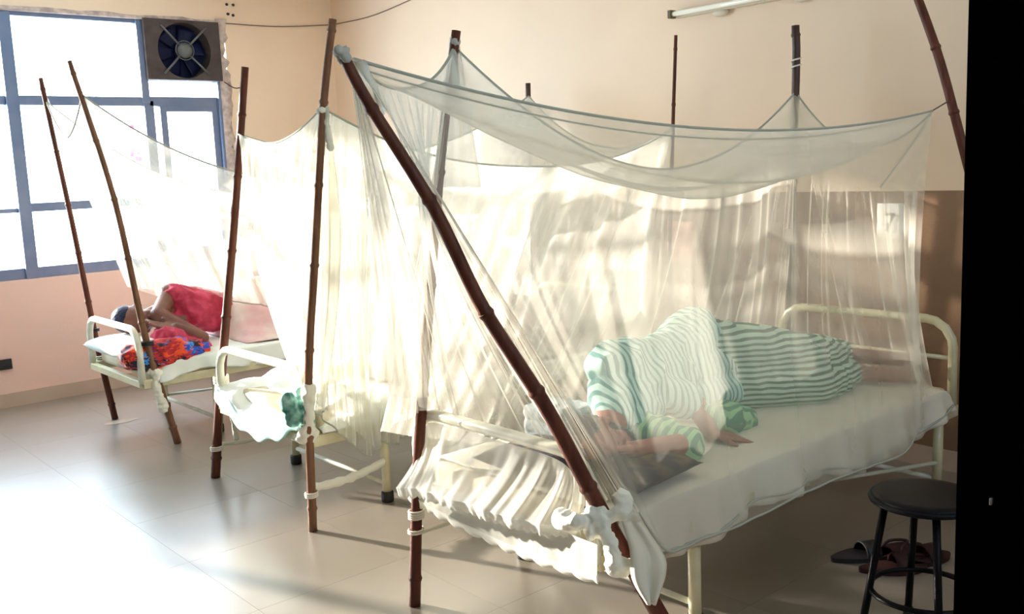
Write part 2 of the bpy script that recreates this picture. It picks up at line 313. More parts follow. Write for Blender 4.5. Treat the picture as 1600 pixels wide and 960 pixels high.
for i in range(K):
    j = (i + 1) % K
    bm.faces.new((sq[i], sq[j], cr[j], cr[i])); bm.faces.new((sqb[i], sqb[j], sq[j], sq[i])); bm.faces.new((cr[i], cr[j], crb[j], crb[i])); bm.faces.new((crb[i], crb[j], sqb[j], sqb[i]))
from_bm('housing', bm, 'fanbox', fan)
for i in range(6):
    a = i * math.pi / 3 + .2; rows = []
    for k in range(6):
        r = .05 + (.190 - .05) * k / 5; w = .06 + .10 * k / 5; row = []
        for q in range(6):
            t = (q / 5 - .5) * w; aa = a + t / r * .8; row.append(V((fc.x + r * math.cos(aa), YA + .075 + t * .35, fc.z + r * math.sin(aa))))
        rows.append(row)
    grid('blade', rows, 'fanblade', fan, .003)
bm = bmesh.new()
for y0, r in ((-.045, .045), (-.03, .052), (.0, .055), (.05, .03)): pass
tube_bm(bm, [fc + V((0, y, 0)) for y in (-.05, -.048, -.035, -.03, .0, .03, .09)], [.02, .042, .046, .056, .058, .05, .025], 24); from_bm('motor', bm, 'fanmotor', fan, True)
bm = bmesh.new(); tube_bm(bm, [fc + V((.07 * math.cos(a), -.02, .07 * math.sin(a))) for a in [2 * math.pi * i / 32 for i in range(32)]], .004, 6, closed=True); from_bm('guard_ring', bm, 'fanmotor', fan, True)
for i in range(4):
    a = math.pi / 4 + i * math.pi / 2; d = V((math.cos(a), 0, math.sin(a))); tube('mounting_arm', [fc + d * .05 + V((0, -.02, 0)), fc + d * .15 + V((0, -.03, 0)), fc + d * .245 + V((0, -.03, 0))], .008, 'fanmotor', fan, 8)
fan.location = fan.location
box('shutter_plate', (FX0 + .01, YA + .108, FZ0 + .01), (FX1 - .01, YA + .115, FZ1 - .01), 'fanblade', fan)
# ------------------------------------------------------------------ things on the walls
tl = tag(empty('tube_light', (XB, 3.4, 2.3)), 'unlit fluorescent tube light fixed high on the peach wall', 'light')
box('batten', (XB - .035, 2.45, 2.278), (XB, 3.56, 2.318), 'fix', tl, .004)
tube('tube', [(XB - .058, 3.55, 2.298), (XB - .058, 2.46, 2.298)], .014, 'tube', tl, 12)
for y in (3.555, 2.455): box('end_cap', (XB - .078, y - .012, 2.276), (XB - .03, y + .012, 2.32), 'brass', tl, .004)
for y in (3.25, 2.75): bm = bmesh.new(); blob_bm(bm, (XB - .02, y, 2.268), (.02, .05, .022)); from_bm('mounting_clip', bm, 'fix', tl, True)
def paper(x0, y0, x1, y1, m, name, label, cat_):
    a = at(x0, y0, 'x', XB - .004); b = at(x1, y1, 'x', XB - .004)
    y_lo, y_hi = min(a.y, b.y), max(a.y, b.y); z_lo, z_hi = min(a.z, b.z), max(a.z, b.z)
    o = empty(name, (XB, (y_lo + y_hi) / 2, z_lo)); tag(o, label, cat_)
    rows = [[V((XB - .006 - .004 * math.sin(3 * i + j), y_lo + (y_hi - y_lo) * j / 4, z_lo + (z_hi - z_lo) * i / 4)) for j in range(5)] for i in range(5)]
    grid('sheet', rows, m, o, .001); return o, y_lo, y_hi, z_lo, z_hi
o, yl, yh, zl, zh = paper(1371, 318, 1412, 374, 'paper', 'bed_number_sheet', 'white paper sheet numbered 7 on the wall behind the foot of the front bed', 'notice')
cu = bpy.data.curves.new('seven', 'FONT'); cu.body = '7'; cu.size = .13; cu.extrude = .0005; cu.align_x = 'CENTER'
to = bpy.data.objects.new('t', cu); C.objects.link(to); me = bpy.data.meshes.new_from_object(to.evaluated_get(bpy.context.evaluated_depsgraph_get())); bpy.data.objects.remove(to)
me.transform(Matrix.Translation(V((XB - .016, (yl + yh) / 2, zl + .035))) @ Matrix.Rotation(math.radians(-90), 4, 'Z') @ Matrix.Rotation(math.radians(90), 4, 'X'))
me.name = 'number'; me.materials.clear(); link('number', me, 'ink', o, False)
paper(1043, 346, 1090, 412, 'poster', 'paper_notice', 'faded pink paper notice on the wall behind the middle bed', 'notice')
sk = tag(box('wall_socket', at(-8, 580, 'y', YA) + V((0, -.02, 0)), at(17, 560, 'y', YA), 'black', bev=.004), 'small black socket plate low on the pink wall under the window', 'socket')
for p, lab in (((354, 7), 'upper left dark screw plug of four near the ceiling'), ((364, 8), 'upper right dark screw plug of four near the ceiling'), ((356, 22), 'lower left dark screw plug of four near the ceiling'), ((364, 24), 'lower right dark screw plug of four near the ceiling')):
    bm = bmesh.new(); blob_bm(bm, at(*p, 'y', YA) + V((0, -.003, 0)), (.012, .01, .011), seg=10)
    tag(from_bm('screw_plug', bm, 'black', smooth=True), lab, 'plug', 'screw plugs')
# thin wire strung round the corner near the top of the wall
w0 = at(345, 36, 'y', YA - .01); w1 = at(515, 39, 'y', YA - .01); w2 = V((XB - .01, YA - .02, w1.z)); w3 = at(650, -4, 'x', XB - .01)
tag(tube('wire', cat([w0, w0.lerp(w1, .5) - V((0, 0, .02)), w1, w2], 12) + cat([w2, w2.lerp(w3, .5) - V((0, 0, .03)), w3], 10)[1:], .0035, 'wire', seg=6), 'thin sagging wire strung round the room corner near the ceiling', 'wire')
# magenta flowers beyond the window
fw = tag(empty('flower_spray', (3.3, 9.2, 1.6)), 'magenta flower spray hanging outside the window below the fan', 'flowers')
bm = bmesh.new()
for i in range(16):
    p = V((3.37 + random.uniform(-.04, .04), 9.2 + random.uniform(-.03, .03), 1.62 + random.uniform(-.0, .4))); blob_bm(bm, p, (.022, .015, .028), seg=8)
from_bm('blossoms', bm, 'magenta', fw, True); tube('stem', [(3.37, 9.2, 1.0), (3.36, 9.2, 1.6), (3.38, 9.2, 2.05)], .004, 'green', fw, 6); tube('stem', [(3.37, 9.2, 1.0), (3.36, 9.2, 0.0)], .006, 'green', fw, 6)
# ------------------------------------------------------------------ beds
LEGX = (2.33, 4.0)
def bed(y0, y1, label, hx=1.87, lab2=None):
    b = tag(empty('hospital_bed', ((hx + 4.1) / 2, (y0 + y1) / 2, 0)), label, 'bed', 'cream tubular ward beds')
    zf = .37
    def hoop(x, top, name, outx=0):
        r = .02; c = .12
        pts = [(x, y0, zf), (x, y0, top - c)]
        for q in (20, 45, 70): q = math.radians(q); pts.append((x, y0 + c - c * math.cos(q), top - c + c * math.sin(q)))
        pts += [(x, y0 + c, top), (x, y1 - c, top)]
        for q in (70, 45, 20): q = math.radians(q); pts.append((x, y1 - c + c * math.cos(q), top - c + c * math.sin(q)))
        pts += [(x, y1, top - c), (x, y1, zf)]
        return tube(name, pts, r, 'creamw' if x < 3 else 'cream', b, 12)
    hoop(hx, .68, 'head_hoop'); f = hoop(4.1, .765, 'foot_hoop')
    tube('crossbar', [(4.1, y0, .60), (4.1, y1, .60)], .010, 'cream', b, 8)
    for y in (y0, y1): box('side_rail', (hx, y - .02, zf - .025), (4.12, y + .02, zf + .025), 'cream', b, .004)
    for x in (hx, 4.1): box('end_rail', (x - .018, y0, zf - .02), (x + .018, y1, zf + .02), 'cream', b, .004)
    for k in range(6): x = hx + .3 + k * .34; box('base_slat', (x - .14, y0 + .02, zf - .004), (x + .14, y1 - .02, zf + .014), 'cream', b)
    for x in LEGX:
        for y in (y0 + .01, y1 - .01):
            l = tube('leg', [(x, y, .03), (x, y, zf)], .021, 'cream', b, 14)
            tube('rubber_foot', [(x, y, 0), (x, y, .005), (x, y, .045), (x, y, .05)], [.026, .029, .029, .024], 'rubber', l, 14)
        tube('low_stretcher', [(x, y0, .085), (x, y1, .085)], .011, 'creamw', b, 8)
    tube('cross_brace', [(LEGX[0], y1, .10), ((LEGX[0] + LEGX[1]) / 2, (y0 + y1) / 2, .13), (LEGX[1], y0, .16)], .009, 'creamw', b, 8)
    return b
B1 = (1.85, 2.70); B2 = (3.62, 4.50); B3 = (5.42, 6.26)
bed(*B1, 'nearest ward bed, cream tube frame, occupied by the striped patient')
bed(*B2, 'middle ward bed, cream tube frame with a white sheet over its head end', 1.96)
bed(*B3, 'farthest ward bed, cream tube frame beside the pink wall under the window', 1.9)
def mattress(x0, y0, y1, label, m, th=.095):
    bm = bmesh.new(); bx(bm, (x0, y0, .384), (4.06, y1, .384 + th), .03); o = from_bm('mattress', bm, m, smooth=True); return tag(o, label, 'mattress', 'ward bed mattresses')
mattress(1.93, B1[0], B1[1], 'mattress of the nearest bed, under the grey white sheet', 'matt')
mattress(2.0, B2[0], B2[1], 'mattress of the middle bed', 'matt')
mattress(1.95, B3[0], B3[1], 'mattress of the farthest bed, under the patient in red', 'matt')
def sheet(x0, x1, y0, y1, top, near, far, m, label, head=0, foot=0, seed=0, amp=.006):
    """cloth draped over a mattress: top surface plus hanging near and far sides"""
    rows = []; nx = 110
    for i in range(nx + 1):
        x = x0 + (x1 - x0) * i / nx; row = []
        endz = 0
        if head and x < x0 + head: endz = -((x0 + head - x) / head) ** 2 * .07
        if foot and x > x1 - foot: endz = -((x - x1 + foot) / foot) ** 2 * .09
        hz = near(x)
        for k in range(9): # near side, bottom to top
            t = k / 8; z = hz + (top - .01 - hz) * t
            w = .018 * (1 - t) * math.sin(x * 17 + seed) + .012 * (1 - t) * math.sin(x * 41 + 2 * seed)
            row.append(V((x, y0 - .022 - .02 * (1 - t) + w, z + endz * t)))
        for k in range(25):
            t = k / 24; y = y0 - .012 + (y1 - y0 + .024) * t
            z = top + amp * (noise.noise(V((x * 3, y * 5, seed))) * 1.5 + noise.noise(V((x * 9, y * 12, seed + 5))) * .6) - (.008 if k in (0, 24) else 0)
            row.append(V((x, y, z + endz)))
        hf = far(x)
        for k in range(6):
            t = k / 5; row.append(V((x, y1 + .022 + .015 * math.sin(x * 19) * t, top - .01 - (top - .01 - hf) * t + endz * (1 - t))))
        rows.append(row)
    return tag(grid('bedsheet', rows, m, None, .003), label, 'sheet')
s1 = sheet(1.95, 4.075, B1[0], B1[1], .492, lambda x: .325 + .02 * math.sin(x * 5) + .012 * math.sin(x * 13) + .05 * max(0, (x - 3.4)), lambda x: .33, 'sheet', 'grey white sheet over the nearest mattress with its side hanging down', foot=.10, seed=1)
tube('seam', [V((x, B1[0] - .046 + .014 * math.sin(x * 17 + 1), .352 + .02 * math.sin(x * 5) + .012 * math.sin(x * 13) + .05 * max(0, x - 3.4))) for x in [2.0 + i * .02 for i in range(103)]], .0045, 'hem', s1, 6)
sheet(2.0, 4.06, B2[0], B2[1], .492, lambda x: .40, lambda x: .36, 'sheetw', 'white sheet over the middle mattress', head=.2, seed=4, amp=.012)
sheet(1.98, 4.05, B3[0], B3[1], .492, lambda x: .39 + .02 * math.sin(x * 9), lambda x: .36, 'sheetw', 'white sheet under the patient in red on the farthest bed', head=.15, seed=8, amp=.012)
# white cloth with teal border slung over the head end of the middle bed
rows = []
for i in range(30):
    y = B2[0] + .02 + (B2[1] - B2[0] - .02) * i / 29; t = i / 29; sag = math.sin(math.pi * t); row = []
    for k in range(16):
        s = k / 15; x = 2.34 - .41 * s
        z = .52 - .02 * s - (.13 * sag + .0) * s ** 2 + .012 * math.sin(i * .9 + s * 5) + .025 * math.exp(-((s - .4) / .12) ** 2) * math.sin(i * .35 + 1)
        row.append(V((x, y, z)))
    rows.append(row)
c2 = tag(grid('draw_sheet', rows, 'sheetw', None, .004), 'crumpled white draw sheet with teal edge sagging at the middle bed head', 'sheet')
rows = []
for i in range(30):
    y = B2[0] + .02 + (B2[1] - B2[0] - .02) * i / 29; t = i / 29; sag = math.sin(math.pi * t)
    rows.append([V((1.93 - .004 * k, y, .50 - .13 * sag + .012 * math.sin(i * .9 + 5) - k * .022)) for k in range(4)])
grid('border', rows, 'teal', c2, .004)['label'] = 'pale teal border'
bm = bmesh.new(); q = at(462, 640, 'y', 3.62)
for i in range(9): blob_bm(bm, q + V((random.uniform(-.05, .05), random.uniform(-.04, .05), random.uniform(-.05, .05))), (.035, .03, .045), seg=12)
tag(fuse('folded_cloth', bm, 'tealdark', None, .006, 3, .008, 30), 'dark teal printed cloth bunched at the middle bed near corner', 'cloth')
bm = bmesh.new()
for i in range(8): blob_bm(bm, V((2.35 + i * .035, 4.2 - i * .02, .53)), (.045, .05, .025), seg=12)
tag(fuse('green_cloth', bm, 'green', None, .007, 3, .008, 22), 'bright green folded cloth lying on the middle bed', 'cloth')
# ------------------------------------------------------------------ bamboo poles
POLES = {}
def pole(key, pts, r0, r1, m, label, node=.33, off=.1):
    pts = cat(pts, 60); L = sum((pts[i + 1] - pts[i]).length for i in range(59)); o = empty('bamboo_pole', pts[0]); tag(o, label, 'pole', 'bamboo net poles')
    rs = []; d = 0; P2 = []
    nodes = []; k = off
    while k < L - .03: nodes.append(k); k += node * random.uniform(.85, 1.15)
    acc = [0]
    for i in range(59): acc.append(acc[-1] + (pts[i + 1] - pts[i]).length)
    def pos(s):
        for i in range(59):
            if acc[i + 1] >= s: return pts[i].lerp(pts[i + 1], (s - acc[i]) / max(1e-6, acc[i + 1] - acc[i]))
        return pts[-1]
    ss = sorted(set([0, L] + [L * i / 40 for i in range(41)] + [n + e for n in nodes for e in (-.012, -.006, 0, .006, .012) if 0 < n + e < L]))
    for s in ss:
        r = r0 + (r1 - r0) * s / L
        dn = min([abs(s - n) for n in nodes] + [9]); r *= 1.22 if dn < .001 else (1.12 if dn < .0065 else 1)
        P2.append(pos(s)); rs.append(r)
    tube('cane', P2, rs, m, o, 12)
    for n in nodes:
        a, b = pos(n - .004), pos(n + .004); r = (r0 + (r1 - r0) * n / L) * 1.14; tube('node', [a, b], r, 'bamboo_n', o, 12)
    POLES[key] = (pts, o); return o
def pz(key, z):
    pts = POLES[key][0]
    for a, b in zip(pts, pts[1:]):
        if (a.z - z) * (b.z - z) <= 0: return a.lerp(b, (z - a.z) / (b.z - a.z))
    return pts[-1].copy()
def upt(x, y, b): d = ray(x, y); b = V(b); t = (b.x * d.x + b.y * d.y) / (d.x ** 2 + d.y ** 2); return CAM + d * t
b1a = V((1.79, 2.66, 0)); t1a = upt(713, 48, b1a)
pole('1a', [b1a, upt(652, 760, b1a), upt(660, 620, b1a), upt(688, 255, b1a), t1a], .021, .015, 'bamboo', 'reddish bamboo pole at the nearest bed head, net peak on its tip')
k1 = dp(943, 806, 2.70); t1b = dp(533, 80, 2.38); b1b = k1 + (k1 - t1b) * (k1.z / (t1b.z - k1.z)); b1b.z = 0
m1 = dp(683, 325, 2.47)
pole('1b', [b1b, k1, dp(855, 640, 2.625), dp(755, 482, 2.55), dp(678, 325, 2.48), dp(574, 158, 2.41), t1b], .027, .0145, 'bamboo', 'thick dark bamboo pole leaning across the foreground, tied to the nearest bed head', .30, .34)
b1c = V((4.17, 2.74, 0)); pole('1c', [b1c, at(1243, 145, 'x', 4.14), at(1243, 40, 'x', 4.14)], .020, .019, 'bamboo_d', 'dark upright bamboo pole at the far foot corner of the nearest bed')
pole('1d', [(4.25, 1.47, 0), at(1506, 235, 'x', 4.15), at(1473, 110, 'x', 4.15), at(1450, 40, 'x', 4.15), at(1420, -40, 'x', 4.15)], .022, .018, 'bamboo', 'bamboo pole leaning at the right against the black door edge')
b2a = V((1.93, 4.60, 0)); pole('2a', [b2a, upt(345, 600, b2a), upt(367, 330, b2a), upt(383, 105, b2a)], .024, .018, 'bamboo', 'red brown bamboo pole at the far head corner of the middle bed')
b2b = V((1.90, 3.56, 0)); pole('2b', [b2b, upt(482, 600, b2b), upt(492, 400, b2b), upt(505, 170, b2b), upt(520, 30, b2b)], .019, .016, 'bamboo_t', 'tan bamboo pole at the near head corner of the middle bed, taller than its net')
b2c = V((4.15, 4.62, 0)); pole('2c', [b2c, at(825, 130, 'x', 4.15)], .018, .016, 'bamboo_d', 'short bamboo pole tip behind the net peak, far foot corner of the middle bed')
b2d = V((4.16, 3.47, 0)); pole('2d', [b2d, at(1047, 420, 'x', 4.16), at(1050, 250, 'x', 4.14), at(1056, 55, 'x', 4.14)], .013, .009, 'bamboo', 'slender bamboo cane at the near foot corner of the middle bed')
b3a = at(180, 655, 'z', 0); pole('3a', [b3a, upt(150, 530, b3a), upt(112, 345, b3a), upt(63, 122, b3a)], .020, .014, 'bamboo', 'thin bamboo pole at the far head corner of the farthest bed, leaning left')
b3b = at(278, 693, 'z', 0); pole('3b', [b3b, upt(228, 530, b3b), upt(178, 310, b3b), upt(108, 95, b3b)], .021, .013, 'bamboo_t', 'long bamboo pole in front of the farthest bed head, leaning left')
def wrap(key, z, m, r, turns=3, h=.012, name='binding'):
    o = POLES[key][1]; c = pz(key, z); pts = []
    for i in range(turns * 12 + 1): a = i / 12 * 2 * math.pi; pts.append(c + V((r * math.cos(a), r * math.sin(a), h * (i / 12 - turns / 2))))
    return tube(name, pts, .004, m, o, 6)
wrap('3a', .59, 'black', .03, 3, .006); wrap('3b', .60, 'black', .034, 4, .006); wrap('3a', .40, 'rag', .030, 4, .012); wrap('2a', .50, 'string', .036, 5, .008); wrap('2a', .15, 'string', .03, 3, .008)
wrap('2b', .16, 'string', .026, 3, .008); wrap('1a', .33, 'string', .026, 4, .008); wrap('1a', .27, 'string', .026, 2, .008); wrap('1c', 1.93, 'string', .022, 2, .03)
# knotted rags where the poles are bound to the beds
def knot(name, c, r, m, parent, tails=(), seed=1, vox=.006):
    random.seed(seed); bm = bmesh.new(); c = V(c)
    for i in range(7): blob_bm(bm, c + V([random.uniform(-.6, .6) * r for _ in range(3)]), (r * .6, r * .5, r * .55), seg=12)
    for t in tails:
        pts = cat([c] + [V(p) for p in t], 10)
        for i in range(9): w = r * (.35 + .35 * i / 9); capsule(bm, pts[i], pts[i + 1], w, w * 1.05, 10)
    return fuse(name, bm, m, parent, vox, 2, r * .18, 1.4 / r)
P3b = pz('3b', .42)
knot('rag_knot', P3b, .04, 'rag', POLES['3b'][1], [[P3b + V((-.01, -.02, -.08)), P3b + V((.02, -.02, -.2))]], 2)
knot('rag_knot', pz('2b', .42), .042, 'rag', POLES['2b'][1], [[pz('2b', .5) + V((0, 0, .0)), pz('2b', .62)]], 3)
P2a = pz('2a', .36)
knot('rag_knot', P2a + V((.05, -.01, 0)), .022, 'rag', POLES['2a'][1], [[P2a + V((.06, -.02, -.1)), P2a + V((.07, -.02, -.17))]], 4)
def strip(key, z, leg, zl, m='rag', w=.02):
    a = pz(key, z); b = V((leg[0], leg[1], zl)); o = POLES[key][1]; rows = []
    for i in range(22):
        t = i / 21; c = a.lerp(b, t) - V((0, 0, .02 * math.sin(math.pi * t))); ww = w * (.5 + .5 * noise.noise(V((i * .5, z, 3)))) + w * .3
        rows.append([c + V((0, 0, ww)), c + V((.004, -.004, 0)), c - V((0, 0, ww * 1.1))])
    return grid('tie_strip', rows, m, o, .003)
strip('2b', .19, (LEGX[0], B2[0]), .2, w=.022); strip('2a', .17, (LEGX[0], B2[1]), .2, w=.012); strip('1a', .26, (LEGX[0], B1[1] - .1), .33, w=.007)
# ------------------------------------------------------------------ mosquito nets
def edge(A, B, sag, n=120, p=2.0):
    A, B = V(A), V(B); return [A.lerp(B, i / (n - 1)) - V((0, 0, sag * (1 - abs(2 * i / (n - 1) - 1) ** p))) for i in range(n)]
def curtain(name, top, bot, m, parent, amp=.03, f=9, bil=0, seed=1, nv=36, pw=.8, n=240, sharp=.5, hem=None, slack=0, ridge=0):
    """net wall hanging from the top line to the bottom line with folds"""
    tp = cat(top, n) if len(top) != n else top; bt = cat(bot, n); rng = random.Random(seed)
    ph = [rng.uniform(0, 6.28) for _ in range(6)]; fs = [f * rng.uniform(.85, 1.2), f * 1.9, f * .47, f * 3.1]
    rows = []
    for i in range(n):
        u = i / (n - 1); a, b = tp[i], bt[i]; a2, b2 = bt[max(0, i - 3)], bt[min(n - 1, i + 3)]; tg = (b2 - a2); tg.z = 0
        if tg.length < 1e-4: tg = V((1, 0, 0))
        nr = tg.normalized().cross(V((0, 0, 1)))
        uu = u + .03 * math.sin(5 * u + ph[4])
        fo = math.sin(6.283 * fs[0] * uu + ph[0]) + .5 * math.sin(6.283 * fs[1] * uu + ph[1]) + .8 * math.sin(6.283 * fs[2] * uu + ph[2]) + .25 * math.sin(6.283 * fs[3] * uu + ph[3])
        fo = fo / 2; fo = math.copysign(abs(fo) ** (1 - sharp * .5), fo)
        row = []
        for j in range(nv + 1):
            v = j / nv; p = a.lerp(b, v)
            s = math.sin(math.pi * v)
            p = p + nr * (amp * fo * min(1, v * 3) ** pw * (1 - .25 * v) + bil * s) - V((0, 0, slack * s)) 
            row.append(p)
        rows.append(row)
    o = grid(name, rows, m, parent)
    if hem: tube(hem, [r[-1] for r in rows[::2]], .004, 'hem', o, 5)
    return o, rows
def canopy(name, e0, e1, e2, e3, m, parent, sag=.1, n=60, seed=1):
    """e0: A->B, e1: C->D (across), e2: A->C, e3: B->D (along)"""
    k = n; f = lambda e, t: e[min(len(e) - 1, int(round(t * (len(e) - 1))))]
    rows = []
    for i in range(k + 1):
        u = i / k; row = []
        for j in range(k + 1):
            v = j / k
            p = f(e2, u) * (1 - v) + f(e3, u) * v + f(e0, v) * (1 - u) + f(e1, v) * u - (e0[0] * (1 - u) * (1 - v) + e0[-1] * (1 - u) * v + e1[0] * u * (1 - v) + e1[-1] * u * v)
            w = math.sin(math.pi * u) * math.sin(math.pi * v)
            p = p - V((0, 0, sag * w + .02 * w ** .5 * math.sin(v * 22 + u * 6 + seed) + .012 * w ** .5 * noise.noise(V((u * 6, v * 9, seed)))))
            row.append(p)
        rows.append(row)
    return grid(name, rows, m, parent)
def hemcord(e, parent, r=.0045): return tube('top_cord', e[::3] + [e[-1]], r, 'hem', parent, 6)
# --- net over the nearest bed
n1 = tag(empty('mosquito_net', (3.0, 2.28, 0)), 'large sheer white mosquito net over the nearest bed and its striped patient', 'net', 'white mosquito nets')
A = pz('1a', t1a.z - .05); B = dp(552, 92, 2.43); Cc = pz('1c', 1.80); D = at(1457, 173, 'x', 4.06)
eAB = edge(A, B, .10, p=2.4); eCD = edge(Cc, D, .20, p=2); eAC = edge(A, Cc, .38, p=1.9); eBD = edge(B, D, .125)
canopy('canopy', eAB, eCD, eAC, eBD, 'net', n1, .0)
for e in (eAB, eCD, eAC, eBD): hemcord(e, n1)
tube('top_cord', [p + V((0, .03, -.012 - .018 * math.sin(math.pi * i / 119))) for i, p in enumerate(eBD)][2:-2:3], .003, 'hem', n1, 6)
YN = B1[0] - .088
botN = [at(996, 800, 'y', YN + .04), at(1045, 862, 'y', YN + .01), at(1100, 842, 'y', YN), at(1180, 810, 'y', YN), at(1260, 768, 'y', YN), at(1340, 738, 'y', YN), at(1410, 708, 'y', YN), at(1440, 665, 'y', YN + .02)]
curtain('near_wall', eBD, botN, 'net_near', n1, .010, 4, -.03, 3, hem='hem', pw=1.4, sharp=0)
botF = [V((1.73, 2.72, .63)), V((1.95, 2.76, .55)), V((2.3, 2.76, .46)), V((3.0, 2.77, .44)), V((3.7, 2.77, .45)), V((4.14, 2.76, .46))]
curtain('far_wall', eAC, botF, 'net', n1, .03, 9, .03, 5)
botH = [V((1.73, 2.72, .63)), V((1.84, 2.66, .665)), V((1.90, 2.5, .675)), V((1.90, 2.2, .675)), V((1.90, 1.98, .66)), V((1.91, 1.87, .56)), botN[0]]
curtain('head_wall', eAB, botH, 'net', n1, .028, 11, .07, 8)
botT = [V((4.13, 2.76, .46)), V((4.135, 2.4, .44)), V((4.135, 2.0, .42)), botN[-1]]
curtain('foot_wall', eCD, botT, 'net', n1, .035, 7, .04, 9)
# folds falling from the far peak
for k, (x, y, w) in enumerate(((1120, 500, .04), (1150, 520, .05), (1215, 545, .05), (1345, 600, .05), (1180, 500, .03), (1240, 540, .03), (1372, 610, .06))):
    q = at(x, y, 'x', 3.98); rows = []
    for i in range(24):
        t = i / 23; c = (Cc + V((0, 0, -.02))).lerp(q, t); rows.append([c + V((0, (j / 4 - .5) * w * (.15 + .85 * t), 0)) + V((-.015 * math.sin(math.pi * j / 4), 0, 0)) for j in range(5)])
    grid('gathered_fold', rows, 'net', n1)
# folds from the near peak down over the bed head
for k, (x, y, d, w) in enumerate(((632, 645, 3.12, .10), (650, 640, 3.05, .10), (672, 636, 3.0, .08), (720, 650, 2.95, .05), (612, 600, 3.12, .10), (640, 620, 3.0, .14))):
    q = dp(x, y, d); rows = []
    for i in range(30):
        t = i / 29; c = B.lerp(q, t) + V((.10, .12, -.06)) * math.sin(math.pi * t) * (.9 - .1 * k); rows.append([c + V((.5, -.85, 0)) * ((j / 5 - .5) * w * (.1 + .9 * t)) + V((-.02, -.01, 0)) * math.sin(math.pi * j / 5) for j in range(6)])
    grid('gathered_fold', rows, 'net', n1)
# bunched flap beside the leaning pole tip
rows = []
for i in range(18):
    t = i / 17; p = dp(556 + 40 * t, 92 + 70 * t - 10 * math.sin(3 * t), 2.40 + .1 * t); q = dp(560 + 45 * t, 100 + 90 * t, 2.5)
    rows.append([p.lerp(q, j / 6) + V((.02 * math.sin(j * 1.7 + 3 * t), .02 * math.cos(j * 2), 0)) for j in range(7)])
grid('gathered_fold', rows, 'netd', n1)
knot('knot', dp(536, 86, 2.375), .022, 'flap', n1, [], 5, .004)['label'] = 'dirty grey net corner bound over the pole tip'
knot('knot', A + V((0, 0, .01)), .02, 'flap', n1, [[A + V((-.01, -.01, -.06)), A + V((-.01, -.01, -.2))]], 6, .004)
tube('corner_string', [D, at(1482, 158, 'x', 4.13)], .003, 'wire', n1, 6)
tube('corner_string', cat([at(1375, 293, 'x', 4.0), at(1420, 232, 'x', 4.03), D], 12), .003, 'hem', n1, 6)
# gathered tail of the net hanging over the head hoop
topS = [V((1.86, 2.69, .60)), V((1.86, 2.58, .655)), V((1.86, 2.2, .657)), V((1.86, 1.98, .65)), V((1.87, 1.90, .60))]
botS = [V((1.74, 2.66, .44)), at(655, 765, 'x', 1.72), at(735, 790, 'x', 1.74), at(820, 815, 'x', 1.78), at(905, 825, 'x', 1.84)]
o, rows = curtain('hanging_tail', topS, botS, 'netd', n1, .011, 9, -.03, 12, n=260, pw=.7, sharp=0)
# lace edging below the tail
bt = [r[-1] for r in rows]; lr = []
for i in range(0, 260, 2): p = bt[i]; lr.append([p + V((0, 0, .0)), p + V((.005, 0, -.018)), p + V((.008, 0, -.03 - .008 * abs(math.sin(i * .35))))])
grid('lace_edge', lr, 'lace', n1, .002)
# lower flap of white cloth under the hoop
lo_t = [V((1.83, 2.70, .45)), V((1.825, 2.3, .46)), V((1.83, 1.80, .45))]
lo_b = [V((1.80, 2.68, .40)), V((1.815, 2.55, .375)), V((1.82, 2.3, .355)), V((1.82, 2.05, .352)), V((1.825, 1.80, .36))]
o, rws = curtain('lower_flap', lo_t, lo_b, 'flap', n1, .003, 5, 0, 14, nv=8, sharp=0)
bt = [r[-1] for r in rws]; grid('lace_edge', [[p, p + V((.003, 0, -.014)), p + V((.004, 0, -.022 - .010 * abs(math.sin(i * .16))))] for i, p in enumerate(bt)], 'lace', n1, .002)
# knotted cloth round the hoop corner and leaning pole
kc = k1 + V((-.015, -.03, -.01))
knot('cloth_knot', kc + V((-.01, .03, 0)), .042, 'rag', n1, [[dp(900, 815, 2.66), dp(880, 812, 2.7)], [dp(968, 800, 2.68), dp(972, 780, 2.7)], [dp(955, 850, 2.62), dp(960, 885, 2.62), dp(975, 885, 2.62)]], 7, .005)['label'] = 'white cloth knot tying pole and hoop together'
kc2 = [dp(975, 822, 2.66), dp(1000, 860, 2.62), dp(1015, 900, 2.58), dp(1020, 940, 2.55)]
kl = [dp(972, 815, 2.66), dp(984, 860, 2.6), dp(988, 905, 2.56), dp(1012, 945, 2.54)]; kr = [dp(1000, 815, 2.68), dp(1035, 865, 2.62), dp(1040, 895, 2.58), dp(1024, 945, 2.55)]
La, Ra = cat(kl, 24), cat(kr, 24)
grid('cloth_tail', [[La[i].lerp(Ra[i], j / 8) + (RR[2] * -.012 * math.sin(math.pi * j / 8 * 3)) for j in range(9)] for i in range(24)], 'sheet', n1, .005)['label'] = 'grey cloth tail hanging over the pole foot'
# --- net over the middle bed
n2 = tag(empty('mosquito_net', (3.0, 4.06, 0)), 'bright white mosquito net over the middle bed, hem hanging in points', 'net', 'white mosquito nets')
A2 = upt(371, 209, b2a); B2c = upt(503, 168, b2b); C2 = at(826, 150, 'x', 4.13); D2 = at(1052, 200, 'x', 4.12)
e0 = edge(A2, B2c, .09, p=1.8); e1 = edge(C2, D2, .2); e2 = edge(A2, C2, .22); e3 = edge(B2c, D2, .22, p=2.4)
canopy('canopy', e0, e1, e2, e3, 'net2', n2, .12, seed=4)
for e in (e0, e1, e2, e3): hemcord(e, n2)
YM = B2[0] - .09
botM = [at(497, 640, 'y', YM + .03), at(505, 655, 'y', YM), at(545, 690, 'y', YM), at(575, 712, 'y', YM - .02), at(590, 690, 'y', YM), at(612, 694, 'y', YM), at(632, 680, 'y', YM), V((2.75, YM, .36)), V((3.2, YM, .40)), V((4.12, YM, .44))]
